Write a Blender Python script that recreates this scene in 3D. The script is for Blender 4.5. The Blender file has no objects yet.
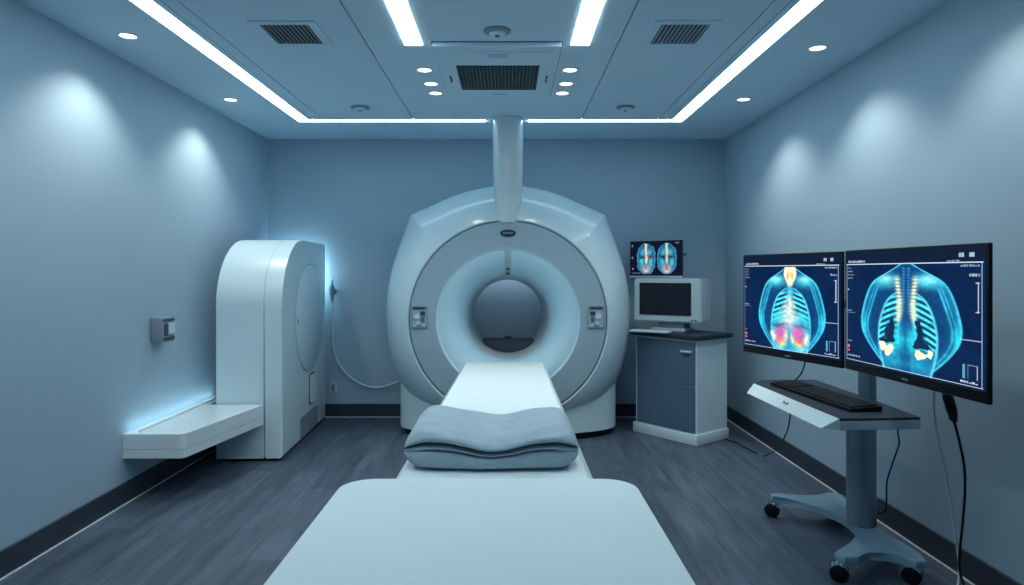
import bpy, bmesh, math, random
import numpy as np
from mathutils import Vector, Matrix, noise
R = math.radians
random.seed(7)
SC = bpy.context.scene
COL = SC.collection

# ------------------------------------------------------------------ camera model
F, CX, CY, HC = 683.0, 508.0, 272.0, 1.46
def P(px, py, d):
    """point of the room seen at a pixel of the 1024x585 frame at depth d"""
    return Vector(((px - CX) / F * d, d, HC - (py - CY) / F * d))

XL, XR, YB, YF, ZC = -2.42, 2.1855, 6.88, -1.6, 2.80

# ------------------------------------------------------------------ materials
def mat(name, col, rough=0.5, metal=0.0, var=0.04, scale=6.0, bump=0.0, bscale=60, emit=None, estr=0.0, coat=0.0, spec=0.5):
    m = bpy.data.materials.new(name); m.use_nodes = True
    nt = m.node_tree; b = nt.nodes['Principled BSDF']
    tc = nt.nodes.new('ShaderNodeTexCoord')
    nz = nt.nodes.new('ShaderNodeTexNoise'); nz.inputs['Scale'].default_value = scale; nz.inputs['Detail'].default_value = 3
    nt.links.new(tc.outputs['Object'], nz.inputs['Vector'])
    rp = nt.nodes.new('ShaderNodeValToRGB')
    c0 = [max(0, c * (1 - var)) for c in col]; c1 = [min(1, c * (1 + var)) for c in col]
    rp.color_ramp.elements[0].position = 0.3; rp.color_ramp.elements[1].position = 0.7
    rp.color_ramp.elements[0].color = (*c0, 1); rp.color_ramp.elements[1].color = (*c1, 1)
    nt.links.new(nz.outputs['Fac'], rp.inputs['Fac']); nt.links.new(rp.outputs['Color'], b.inputs['Base Color'])
    b.inputs['Roughness'].default_value = rough; b.inputs['Metallic'].default_value = metal
    b.inputs['Coat Weight'].default_value = coat; b.inputs['Specular IOR Level'].default_value = spec
    if bump:
        n2 = nt.nodes.new('ShaderNodeTexNoise'); n2.inputs['Scale'].default_value = bscale; n2.inputs['Detail'].default_value = 4
        nt.links.new(tc.outputs['Object'], n2.inputs['Vector'])
        bp = nt.nodes.new('ShaderNodeBump'); bp.inputs['Strength'].default_value = bump; bp.inputs['Distance'].default_value = 0.01
        nt.links.new(n2.outputs['Fac'], bp.inputs['Height']); nt.links.new(bp.outputs['Normal'], b.inputs['Normal'])
    if emit:
        b.inputs['Emission Color'].default_value = (*emit, 1); b.inputs['Emission Strength'].default_value = estr
    return m

M = {}
M['wall'] = mat('wall_paint', (0.34, 0.465, 0.56), 0.75, var=0.02, scale=1.5, bump=0.05, bscale=180)
M['ceiling'] = mat('ceiling_paint', (0.58, 0.76, 0.88), 0.7, var=0.02, scale=1.0)
M['ceiling_dark'] = mat('ceiling_void', (0.02, 0.03, 0.04), 0.9)
M['base'] = mat('baseboard_dark', (0.030, 0.040, 0.060), 0.45, var=0.15, scale=4)
M['shell'] = mat('scanner_shell', (0.53, 0.70, 0.78), 0.38, var=0.015, scale=2, coat=0.4)
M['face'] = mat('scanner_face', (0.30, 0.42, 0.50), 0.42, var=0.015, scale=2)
M['flare'] = mat('scanner_flare', (0.46, 0.68, 0.79), 0.42, var=0.02, scale=2)  # the funnel's brighter, lit look is put into this colour
M['tunnel'] = mat('scanner_tunnel', (0.40, 0.47, 0.53), 0.45)
M['white'] = mat('white_laminate', (0.60, 0.75, 0.81), 0.35, var=0.015, scale=3)
M['white_gloss'] = mat('white_gloss', (0.68, 0.78, 0.81), 0.22, var=0.015, scale=3, coat=0.3)
M['pad'] = mat('couch_vinyl', (0.71, 0.82, 0.85), 0.5, var=0.015, scale=4, bump=0.03, bscale=40)
M['blanket'] = mat('blanket_fleece', (0.36, 0.46, 0.53), 0.9, var=0.06, scale=14, bump=0.35, bscale=220)
M['black'] = mat('black_plastic', (0.006, 0.008, 0.014), 0.4, spec=0.2)
M['dark'] = mat('dark_grey', (0.035, 0.05, 0.075), 0.45)
M['groove'] = mat('dark_groove', (0.02, 0.035, 0.05), 0.8)
M['navy'] = mat('navy_laminate', (0.020, 0.030, 0.050), 0.45, var=0.08, spec=0.25)
M['door'] = mat('blue_grey_panel', (0.085, 0.15, 0.225), 0.30, var=0.05, scale=3)
M['grey'] = mat('grey_plastic', (0.20, 0.27, 0.33), 0.5)
M['beige'] = mat('pale_plastic', (0.47, 0.58, 0.63), 0.45)
M['metal'] = mat('brushed_steel', (0.30, 0.38, 0.46), 0.34, metal=0.75, var=0.06, scale=20)
M['blue_metal'] = mat('blue_grey_paint', (0.20, 0.33, 0.43), 0.4, var=0.03)
M['chrome'] = mat('chrome', (0.7, 0.75, 0.8), 0.15, metal=1.0)
M['slat'] = mat('vent_slat', (0.26, 0.33, 0.40), 0.5)
M['lcd'] = mat('screen_off', (0.006, 0.006, 0.016), 0.18)
M['cord_grey'] = mat('cord_grey', (0.66, 0.72, 0.76), 0.5)
M['led_main'] = mat('led_diffuser', (0.9, 0.9, 0.9), 0.5, emit=(0.66, 0.91, 1.0), estr=5.8)
M['led_bar'] = mat('led_bar_diffuser', (0.9, 0.9, 0.9), 0.5, emit=(0.76, 0.94, 1.0), estr=13.0)
M['led_spot'] = mat('downlight_lens', (0.9, 0.9, 0.9), 0.5, emit=(0.93, 1.0, 1.0), estr=3.0)
M['led_glow'] = mat('led_cyan', (0.9, 0.9, 0.9), 0.5, emit=(0.66, 0.92, 1.0), estr=9.0)
M['added_rear_glow'] = mat('added_rear_glow', (0.9, 0.9, 0.9), 0.5, emit=(0.9, 0.93, 1.0), estr=4.0)
M['led_bench'] = mat('led_bench', (0.9, 0.9, 0.9), 0.5, emit=(0.62, 0.90, 1.0), estr=9.0)
M['pale_blue'] = mat('pale_blue_paint', (0.42, 0.55, 0.64), 0.4)
M['window_blue'] = mat('ceiling_latch', (0.42, 0.56, 0.66), 0.6)
M['mark'] = mat('pale_print', (0.55, 0.65, 0.72), 0.6)
M['logo'] = mat('badge_blue', (0.015, 0.03, 0.06), 0.35)

def floor_mat():
    m = bpy.data.materials.new('plank_floor'); m.use_nodes = True
    nt = m.node_tree; b = nt.nodes['Principled BSDF']; N = nt.nodes.new; L = nt.links.new
    tc = N('ShaderNodeTexCoord'); mp = N('ShaderNodeMapping'); mp.inputs['Rotation'].default_value = (0, 0, R(90))
    L(tc.outputs['Object'], mp.inputs['Vector'])
    br = N('ShaderNodeTexBrick'); br.inputs['Scale'].default_value = 1.0
    br.inputs['Brick Width'].default_value = 1.15; br.inputs['Row Height'].default_value = 0.19
    br.inputs['Mortar Size'].default_value = 0.0025; br.offset = 0.37; br.inputs['Bias'].default_value = 0.0
    br.inputs['Color1'].default_value = (0.050, 0.073, 0.110, 1); br.inputs['Color2'].default_value = (0.078, 0.108, 0.153, 1)
    br.inputs['Mortar'].default_value = (0.032, 0.048, 0.074, 1)
    L(mp.outputs['Vector'], br.inputs['Vector'])
    m2 = N('ShaderNodeMapping'); m2.inputs['Scale'].default_value = (10, 1.0, 1); L(tc.outputs['Object'], m2.inputs['Vector'])
    nz = N('ShaderNodeTexNoise'); nz.inputs['Scale'].default_value = 1.6; nz.inputs['Detail'].default_value = 7; nz.inputs['Roughness'].default_value = 0.65
    L(m2.outputs['Vector'], nz.inputs['Vector'])
    rp = N('ShaderNodeValToRGB'); rp.color_ramp.elements[0].position = 0.3; rp.color_ramp.elements[1].position = 0.72
    rp.color_ramp.elements[0].color = (0.55, 0.55, 0.55, 1); rp.color_ramp.elements[1].color = (1.45, 1.45, 1.45, 1)
    L(nz.outputs['Fac'], rp.inputs['Fac'])
    mx = N('ShaderNodeMix'); mx.data_type = 'RGBA'; mx.blend_type = 'MULTIPLY'; mx.inputs['Factor'].default_value = 1
    L(br.outputs['Color'], mx.inputs[6]); L(rp.outputs['Color'], mx.inputs[7]); L(mx.outputs[2], b.inputs['Base Color'])
    b.inputs['Roughness'].default_value = 0.48
    bp = N('ShaderNodeBump'); bp.inputs['Strength'].default_value = 0.12; bp.inputs['Distance'].default_value = 0.01
    L(nz.outputs['Fac'], bp.inputs['Height']); L(bp.outputs['Normal'], b.inputs['Normal'])
    return m
M['floor'] = floor_mat()

def screen_mat():
    m = bpy.data.materials.new('lit_screen'); m.use_nodes = True
    nt = m.node_tree; b = nt.nodes['Principled BSDF']
    at = nt.nodes.new('ShaderNodeAttribute'); at.attribute_name = 'picture'
    b.inputs['Base Color'].default_value = (0.004, 0.006, 0.012, 1); b.inputs['Roughness'].default_value = 0.35; b.inputs['Specular IOR Level'].default_value = 0.05
    nt.links.new(at.outputs['Color'], b.inputs['Emission Color']); b.inputs['Emission Strength'].default_value = 1.0
    return m
M['screen'] = screen_mat()

# ------------------------------------------------------------------ mesh helpers
def nb(): return bmesh.new()
def obj(name, bm, m, parent=None, smooth=None, kind=None, label=None):
    bmesh.ops.recalc_face_normals(bm, faces=bm.faces)
    me = bpy.data.meshes.new(name); bm.to_mesh(me); bm.free()
    if smooth is not None:
        me.polygons.foreach_set('use_smooth', [True] * len(me.polygons))
        me.set_sharp_from_angle(angle=R(smooth))
    me.materials.append(M[m] if isinstance(m, str) else m)
    o = bpy.data.objects.new(name, me); COL.objects.link(o)
    if parent: o.parent = parent
    if kind: o['kind'] = kind
    if label: o['label'] = label
    return o
def tag(o, label, cat, group=None):
    o['label'] = label; o['category'] = cat
    if group: o['group'] = group
    return o
def thing(name, label, cat, loc=(0, 0, 0), rz=0.0, group=None):
    o = bpy.data.objects.new(name, None); COL.objects.link(o)
    o.location = loc; o.rotation_euler = (0, 0, rz); o.empty_display_size = 0.1
    return tag(o, label, cat, group)
def dup(root, loc, label, rz=None):
    r = root.copy(); COL.objects.link(r); r.location = loc; r['label'] = label
    if rz is not None: r.rotation_euler = (0, 0, rz)
    for ch in list(root.children):
        c = ch.copy(); COL.objects.link(c); c.parent = r
        for g in list(ch.children):
            d = g.copy(); COL.objects.link(d); d.parent = c
    return r
def box(bm, x0, x1, y0, y1, z0, z1, bev=0.0, seg=2, mtx=None):
    vs = [bm.verts.new(v) for v in ((x0,y0,z0),(x1,y0,z0),(x1,y1,z0),(x0,y1,z0),(x0,y0,z1),(x1,y0,z1),(x1,y1,z1),(x0,y1,z1))]
    fs = [bm.faces.new([vs[i] for i in q]) for q in ((3,2,1,0),(4,5,6,7),(0,1,5,4),(1,2,6,5),(2,3,7,6),(3,0,4,7))]
    if mtx is not None: bmesh.ops.transform(bm, matrix=mtx, verts=vs)
    if bev:
        es = list({e for f in fs for e in f.edges})
        bmesh.ops.bevel(bm, geom=es, offset=bev, segments=seg, profile=0.5, affect='EDGES')
    return bm
def prism(bm, pts, axis, a, b, bev=0.0, seg=2, cap_bev_only=False):
    """extrude a closed 2D outline along an axis"""
    def mk(p, t):
        if axis == 'z': return (p[0], p[1], t)
        if axis == 'x': return (t, p[0], p[1])
        return (p[0], t, p[1])
    A = [bm.verts.new(mk(p, a)) for p in pts]; B = [bm.verts.new(mk(p, b)) for p in pts]
    n = len(pts)
    fa = bm.faces.new(A[::-1]); fb = bm.faces.new(B)
    for i in range(n): bm.faces.new((A[i], A[(i+1)%n], B[(i+1)%n], B[i]))
    if bev:
        es = list(set(fa.edges) | set(fb.edges))
        bmesh.ops.bevel(bm, geom=es, offset=bev, segments=seg, profile=0.5, affect='EDGES')
    return bm
def cyl(bm, c0, c1, r0, r1=None, n=32, caps=True):
    r1 = r0 if r1 is None else r1
    c0, c1 = Vector(c0), Vector(c1); d = (c1 - c0).normalized()
    u = d.orthogonal().normalized(); w = d.cross(u)
    A = [bm.verts.new(c0 + (u*math.cos(t) + w*math.sin(t)) * r0) for t in [2*math.pi*i/n for i in range(n)]]
    B = [bm.verts.new(c1 + (u*math.cos(t) + w*math.sin(t)) * r1) for t in [2*math.pi*i/n for i in range(n)]]
    for i in range(n): bm.faces.new((A[i], A[(i+1)%n], B[(i+1)%n], B[i]))
    if caps: bm.faces.new(A[::-1]); bm.faces.new(B)
    return bm
def lathe(bm, prof, c, axis='y', n=96, close=False):
    """prof = [(r, t)] about the axis through c"""
    rings = []
    for r, t in prof:
        ring = []
        for i in range(n):
            a = 2*math.pi*i/n
            if axis == 'y': ring.append(bm.verts.new((c[0]+r*math.cos(a), t, c[2]+r*math.sin(a))))
            elif axis == 'z': ring.append(bm.verts.new((c[0]+r*math.cos(a), c[1]+r*math.sin(a), t)))
            else: ring.append(bm.verts.new((t, c[1]+r*math.cos(a), c[2]+r*math.sin(a))))
        rings.append(ring)
    pairs = list(zip(rings, rings[1:])) + ([(rings[-1], rings[0])] if close else [])
    for A, B in pairs:
        for i in range(n): bm.faces.new((A[i], A[(i+1)%n], B[(i+1)%n], B[i]))
    if not close:
        if prof[0][0] < 1e-4: bmesh.ops.pointmerge(bm, verts=rings[0], merge_co=rings[0][0].co)
        if prof[-1][0] < 1e-4: bmesh.ops.pointmerge(bm, verts=rings[-1], merge_co=rings[-1][0].co)
    return bm
def catmull(pts, k=8):
    pts = [Vector(p) for p in pts]; out = []
    for i in range(len(pts)-1):
        p0 = pts[max(i-1,0)]; p1 = pts[i]; p2 = pts[i+1]; p3 = pts[min(i+2,len(pts)-1)]
        for j in range(k):
            t = j/k
            out.append(0.5*((2*p1)+(p2-p0)*t+(2*p0-5*p1+4*p2-p3)*t*t+(3*p1-p0-3*p2+p3)*t**3))
    out.append(pts[-1]); return out
def tube(bm, pts, r, n=10):
    """r: number or list"""
    rings = []; u = None
    for i, p in enumerate(pts):
        d = (pts[min(i+1,len(pts)-1)] - pts[max(i-1,0)]).normalized()
        u = d.orthogonal().normalized() if u is None else (u - d*u.dot(d)).normalized()
        w = d.cross(u); rr = r[i] if isinstance(r, (list, tuple)) else r
        rings.append([bm.verts.new(p + (u*math.cos(2*math.pi*k/n)+w*math.sin(2*math.pi*k/n))*rr) for k in range(n)])
    for A, B in zip(rings, rings[1:]):
        for k in range(n): bm.faces.new((A[k], A[(k+1)%n], B[(k+1)%n], B[k]))
    bm.faces.new(rings[0][::-1]); bm.faces.new(rings[-1])
    return bm
def rrect(w, h, r, k=6, cx=0, cy=0):
    pts = []
    for sx, sy, a0 in ((1,1,0),(-1,1,90),(-1,-1,180),(1,-1,270)):
        for i in range(k+1):
            a = R(a0 + 90*i/k)
            pts.append((cx + sx*(w-r) + r*math.cos(a), cy + sy*(h-r) + r*math.sin(a)))
    return pts

# ------------------------------------------------------------------ the room
b = nb(); box(b, XL-0.1, XR+0.1, YF-0.1, YB+0.1, -0.1, 0); obj('floor', b, 'floor', kind='structure')
b = nb(); box(b, XL-0.1, XL, YF-0.1, YB+0.1, 0, ZC+0.1); obj('wall_left', b, 'wall', kind='structure')
b = nb(); box(b, XR, XR+0.1, YF-0.1, YB+0.1, 0, ZC+0.1); obj('wall_right', b, 'wall', kind='structure')
b = nb(); box(b, XL, XR, YB, YB+0.1, 0, ZC+0.1); obj('wall_back', b, 'wall', kind='structure')
b = nb(); box(b, XL, XR, YF-0.1, YF, 0, ZC+0.1); obj('wall_front', b, 'wall', kind='structure')
# ceiling: flat boards with open seams between them, a dark void above
b = nb(); zt = ZC + 0.03
g = 0.0045
IX0, IX1, IY1 = -1.760, 1.448, 6.005          # inner field, bounded by the light strips
box(b, XL, -1.867, YF, YB, ZC, zt); box(b, 1.553, XR, YF, YB, ZC, zt); box(b, -1.867, 1.553, 6.096, YB, ZC, zt)
cuts = [IX0, -1.715, -1.630, -0.83, 0.645, 1.318, 1.402, IX1]
for x0, x1 in zip(cuts, cuts[1:]): box(b, x0+g, x1-g, YF, IY1, ZC, zt)
obj('ceiling', b, 'ceiling', kind='structure')
b = nb(); box(b, XL, XR, YF, YB, ZC+0.05, ZC+0.1); obj('ceiling_void', b, 'ceiling_dark', kind='structure')
# dark baseboards with a pale line of sealant along the floor
def base(name, x0, x1, y0, y1):
    b = nb(); box(b, x0, x1, y0, y1, 0, 0.135, 0.004, 1); obj(name, b, 'base', kind='structure')
base('baseboard_left', XL, XL+0.014, YF, YB); base('baseboard_right', XR-0.014, XR, YF, YB)
base('baseboard_back', XL+0.014, XR-0.014, YB-0.014, YB)
b = nb(); box(b, XL+0.014, XL+0.022, YF, YB-0.014, 0, 0.006); obj('trim_1', b, 'cord_grey', kind='structure')
b = nb(); box(b, XR-0.022, XR-0.014, YF, YB-0.014, 0, 0.006); obj('trim_2', b, 'cord_grey', kind='structure')
b = nb(); box(b, XL+0.022, XR-0.022, YB-0.022, YB-0.014, 0, 0.006); obj('trim_3', b, 'cord_grey', kind='structure')

# ------------------------------------------------------------------ ceiling fittings
def strip(x0, x1, y0, y1, label, proud=0.0, m='led_main'):
    t = thing('ceiling_strip_light', label, 'strip light', ((x0+x1)/2, (y0+y1)/2, ZC), group='white strip lights in the ceiling')
    cx, cy = (x0+x1)/2, (y0+y1)/2
    b = nb(); box(b, x0-cx+.004, x1-cx-.004, y0-cy+.004, y1-cy-.004, -proud-0.002, 0.008-proud); obj('diffuser', b, m, t)
    b = nb(); box(b, x0-cx, x1-cx, y0-cy, y1-cy, 0.0095-proud, 0.026-proud); obj('housing', b, 'ceiling', t)
strip(-1.866, -1.764, 0.4, 6.095, 'long white ceiling light strip running beside the left wall')
strip(1.452, 1.552, 2.9, 6.095, 'long white ceiling light strip running beside the right wall')
strip(-1.764, -0.195, 6.005, 6.095, 'thin white ceiling light strip across the back, left of the scanner column')
strip(0.175, 1.452, 6.005, 6.095, 'thin white ceiling light strip across the back, right of the scanner column')
strip(-0.610, -0.500, 1.3, 4.03, 'short white ceiling light bar ending before the air unit, on its left', 0.0025, 'led_bar')
strip(0.368, 0.480, 1.3, 4.03, 'short white ceiling light bar ending before the air unit, on its right', 0.0025, 'led_bar')

# downlights
def make_downlight():
    t = thing('ceiling_downlight', '', 'downlight', (0, 0, ZC), group='round recessed ceiling downlights')
    b = nb(); lathe(b, [(0.043, -0.001), (0.046, -0.006), (0.054, -0.006), (0.058, 0.0), (0.043, 0.0)], (0,0,0), 'z', 32, close=True); obj('trim_ring', b, 'white', t, 40)
    b = nb(); cyl(b, (0,0,-0.004), (0,0,0.0), 0.0435, n=32); obj('lens', b, 'led_spot', t)
    return t
dl = [(-0.552, 4.52, 'lit downlight left of the air unit, nearest of its row of three'),
      (-0.547, 4.85, 'lit downlight left of the air unit, middle of its row of three'),
      (-0.541, 5.105, 'lit downlight left of the air unit, farthest of its row of three'),
      (0.410, 4.52, 'lit downlight right of the air unit, nearest of its row of three'),
      (0.412, 4.85, 'lit downlight right of the air unit, middle of its row of three'),
      (0.406, 5.105, 'lit downlight right of the air unit, farthest of its row of three'),
      (-2.152, 3.868, 'lit downlight near the left wall, the nearer and larger of two'),
      (-2.153, 5.30, 'lit downlight near the left wall, the one toward the back corner'),
      (1.848, 4.077, 'lit downlight near the right wall, the nearer and larger of two'),
      (1.825, 5.29, 'lit downlight near the right wall, the one toward the back corner')]
d0 = make_downlight()
for i, (x, y, lab) in enumerate(dl):
    if i == 0: d0.location = (x, y, ZC); d0['label'] = lab
    else: dup(d0, (x, y, ZC), lab)

# smoke detectors / sensors
def make_detector():
    t = thing('smoke_detector', '', 'smoke detector', (0,0,ZC), group='ceiling sensors')
    b = nb(); lathe(b, [(0.0, 0), (0.075, 0), (0.077, -0.008), (0.065, -0.014), (0.0, -0.014)], (0,0,0), 'z', 32); obj('mounting_plate', b, 'grey', t, 40)
    b = nb(); lathe(b, [(0.0, -0.014), (0.046, -0.014), (0.046, -0.022), (0.034, -0.030), (0.0, -0.031)], (0,0,0), 'z', 32); obj('sensor_head', b, 'ceiling', t, 40)
    b = nb(); cyl(b, (0,0,-0.034), (0,0,-0.029), 0.014, n=16); obj('indicator', b, 'dark', t)
    return t
s0 = make_detector(); s0.location = (-0.06, 3.79, ZC); s0['label'] = 'round ceiling sensor in front of the air unit, between the two light bars'
for x, y, lab in ((-1.20, 5.545, 'round ceiling sensor near the back strip, left of the scanner column'), (0.955, 5.545, 'round ceiling sensor near the back strip, right of the scanner column')):
    dup(s0, (x, y, ZC), lab)

# square air vents
def make_vent():
    t = thing('air_vent', '', 'air vent', (0,0,ZC), group='slatted ceiling air vents')
    w, h = 0.132, 0.155
    b = nb()
    o_ = rrect(w+0.05, h+0.045, 0.01, 3); i_ = rrect(w, h, 0.004, 3)
    A = [b.verts.new((*p, -0.007)) for p in o_]; B = [b.verts.new((*p, -0.007)) for p in i_]
    C = [b.verts.new((*p, 0.0)) for p in o_]; D = [b.verts.new((*p, 0.0)) for p in i_]
    n = len(o_)
    for k in range(n):
        j = (k+1) % n
        b.faces.new((A[k],A[j],B[j],B[k])); b.faces.new((C[k],A[k],A[j],C[j])); b.faces.new((B[k],D[k],D[j],B[j])); b.faces.new((C[k],C[j],D[j],D[k]))
    obj('frame', b, 'ceiling', t)
    b = nb(); box(b, -w, w, -h, h, -0.0015, -0.0005); obj('backing', b, 'black', t)
    b = nb()
    for k in range(11):
        x = -w + 0.014 + k*(2*w-0.028)/10
        box(b, -0.0055, 0.0055, -h, h, -0.001, 0.001, mtx=Matrix.Translation((x, 0, -0.0048)) @ Matrix.Rotation(R(28), 4, 'Y'))
    obj('slat', b, 'slat', t, label='row of dark parallel vent slats')
    return t
v0 = make_vent(); v0.location = (-1.212, 3.84, ZC); v0['label'] = 'dark slatted ceiling vent left of the air unit'
dup(v0, (0.962, 3.835, ZC), 'dark slatted ceiling vent right of the air unit')

# central air unit
t = thing('ceiling_air_unit', 'large square ceiling air unit with a dark central grille above the scanner', 'air conditioner', (-0.063, 4.66, ZC))
b = nb(); box(b, -0.376, 0.376, -0.69, 0.50, -0.030, 0.0, 0.004, 2); obj('panel', b, 'ceiling', t)
b = nb(); box(b, -0.384, 0.384, -0.692, 0.510, -0.005, 0.0); obj('rim', b, 'dark', t)
b = nb(); box(b, -0.335, 0.335, -0.60, 0.44, -0.0325, -0.0295, 0.001, 1); obj('inner_panel', b, 'ceiling', t)
b = nb(); box(b, -0.268, 0.264, -0.333, 0.227, -0.0345, -0.032); obj('grille_backing', b, 'black', t)
b = nb()
for k in range(17):
    y = -0.323 + k*0.54/16
    box(b, -0.266, 0.262, -0.007, 0.007, -0.001, 0.001, mtx=Matrix.Translation((0, y, -0.038)) @ Matrix.Rotation(R(25), 4, 'X'))
for k in range(23):
    x = -0.262 + k*0.52/22
    box(b, x-0.002, x+0.002, -0.330, 0.224, -0.040, -0.037)
obj('grille', b, 'slat', t, label='dark rectangular grille')
b = nb(); box(b, -0.328, -0.316, -0.11, 0.04, -0.0355, -0.032); obj('slot', b, 'black', t)
b = nb(); box(b, 0.316, 0.328, -0.11, -0.045, -0.0355, -0.032); obj('slot', b, 'dark', t)
b = nb(); box(b, 0.316, 0.328, -0.025, 0.04, -0.0355, -0.032); obj('slot', b, 'dark', t)
b = nb(); box(b, -0.06, 0.06, -0.56, -0.49, -0.0345, -0.032, 0.001, 1); obj('latch', b, 'window_blue', t)
b = nb(); box(b, -0.05, 0.05, 0.33, 0.38, -0.0345, -0.032, 0.001, 1); obj('latch', b, 'window_blue', t)

# ------------------------------------------------------------------ ring scanner
AX, AZ = 0.0, 1.05
sc = thing('ring_scanner', 'large round pale blue body scanner with a central bore, hung under a ceiling column', 'medical scanner', (0, 6.2, 0))
S = Matrix.Translation((0, -6.2, 0))
def sobj(name, bm, m, smooth=None, parent=sc, label=None):
    if parent is sc: bmesh.ops.transform(bm, matrix=S, verts=bm.verts)
    return obj(name, bm, m, parent, smooth, label=label)
FY = 5.85
kpx = 6.25/683
segA = [(0,131),(16,130.5),(40,125.5),(60,118.5),(80,109.5),(97,102)]
segB = [(97,102),(109,70),(118,40),(121.5,10),(119,-28),(109,-62),(92,-86),(60,-102),(25,-107),(0,-108)]
half = [Vector((p[0], p[1], 0)) for p in segA]
fine = catmull(half, 6)[:-1] + catmull([Vector((p[0],p[1],0)) for p in segB], 8)
ring = [(p.x*kpx, p.y*kpx) for p in fine]
ring = ring + [(-x, z) for x, z in reversed(ring[1:-1])]
b = nb()
n = len(ring); rows = []
def circ(r, y): return [b.verts.new((AX + r*x/math.hypot(x, z), y, AZ + r*z/math.hypot(x, z))) for x, z in ring]
rows.append(circ(0.845, FY+0.06)); rows.append(circ(0.853, FY+0.012)); rows.append(circ(0.866, FY+0.004))
for k in range(1, 11):
    tt = k/10; e = 0.62
    rr = (1-e)*tt + e*math.sin(tt*math.pi/2); yy = (1-e)*tt + e*(1-math.cos(tt*math.pi/2))
    row = []
    for x, z in ring:
        L_ = math.hypot(x, z); r = 0.866 + (L_-0.866)*rr
        row.append(b.verts.new((AX + r*x/L_, FY+0.004 + 0.40*yy, AZ + r*z/L_)))
    rows.append(row)
for s, y in ((0.995, 6.45), (0.98, 6.62), (0.94, 6.67)):
    rows.append([b.verts.new((AX+x*s, y, AZ+z*s)) for x, z in ring])
rows.append(circ(0.37, 6.68))
for A, B in zip(rows, rows[1:]):
    for i in range(n): b.faces.new((A[i], A[(i+1)%n], B[(i+1)%n], B[i]))
sobj('housing', b, 'shell', 24)
# front face ring
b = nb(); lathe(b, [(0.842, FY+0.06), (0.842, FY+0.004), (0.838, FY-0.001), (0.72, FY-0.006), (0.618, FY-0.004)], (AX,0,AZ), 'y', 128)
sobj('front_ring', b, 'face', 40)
# flare and bore
prof = [(0.618, FY-0.004), (0.610, FY+0.0), (0.600, FY+0.010)]
for k in range(1, 13):
    a = k/12*math.pi/2
    prof.append((0.600 - 0.222*math.sin(a)*0.97 - 0.222*0.03*k/12, FY+0.010 + 0.27*(1-math.cos(a))))
b = nb(); lathe(b, prof, (AX,0,AZ), 'y', 128); sobj('bore_flare', b, 'flare', 40, label='pale funnel around the bore, lit look painted in')
b = nb(); lathe(b, [(0.378, 6.13), (0.372, 6.135), (0.366, 6.15), (0.345, 6.40), (0.334, 6.69), (0.372, 6.69), (0.392, 6.2)], (AX,0,AZ), 'y', 128)
sobj('bore_tunnel', b, 'tunnel', 40)
# dark rear tray at the bottom of the bore
b = nb(); seg = []
zc = -0.232; rr = 0.337; a0 = math.asin(zc/rr)
for k in range(25):
    a = math.pi - a0 + (math.pi + 2*a0) * k/24
    seg.append((AX + rr*math.cos(a), AZ + rr*math.sin(a)))
prism(b, seg, 'y', 6.40, 6.69); sobj('rear_tray', b, 'dark', label='dark tray across the bottom of the bore')
b = nb(); box(b, -0.035, 0.035, 6.6, 6.66, AZ+zc, AZ+zc+0.02, 0.005, 2); sobj('tray_latch', b, 'dark')
b = nb(); box(b, -0.40, 0.40, 6.70, 6.72, 1.44, 1.47); sobj('hidden_rear_light', b, 'added_rear_glow')  # added glow strip, unseen, brightens the wall seen through the bore
# base
pl = []
for k in range(41):
    a = math.pi + math.pi*k/40
    pl.append((0.985*math.cos(a), 6.27 + 0.42*math.sin(a)))
pl += [(0.985, 6.66), (-0.985, 6.66)]
b = nb(); prism(b, pl, 'z', 0.06, 0.62, 0.02, 3); sobj('base', b, 'shell', 35)
pk = [(x*0.955, 6.30+(y-6.30)*0.93) for x, y in pl]
b = nb(); prism(b, pk, 'z', 0.0, 0.06); sobj('toe_kick', b, 'black', 35)
# column
cy0 = 5.965
b = nb(); rows = []
for z, rx, ry in ((1.885, 0.100, 0.135), (1.90, 0.106, 0.14), (2.05, 0.117, 0.14), (2.2, 0.126, 0.14), (2.36, 0.131, 0.14), (2.6, 0.131, 0.14), (2.80, 0.131, 0.14)):
    rows.append([b.verts.new((rx*math.cos(2*math.pi*i/64), cy0 + ry*math.sin(2*math.pi*i/64), z)) for i in range(64)])
for A, B in zip(rows, rows[1:]):
    for i in range(64): b.faces.new((A[i], A[(i+1)%64], B[(i+1)%64], B[i]))
b.faces.new(rows[0]); b.faces.new(rows[-1])
sobj('support_column', b, 'white_gloss', 50, label='glossy white round column up to the ceiling')
b = nb(); lathe(b, [(0.13, ZC-0.02), (0.142, ZC-0.018), (0.142, ZC), (0.13, ZC)], (0, cy0, 0), 'z', 64, close=True); sobj('ceiling_collar', b, 'shell', 40)
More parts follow.
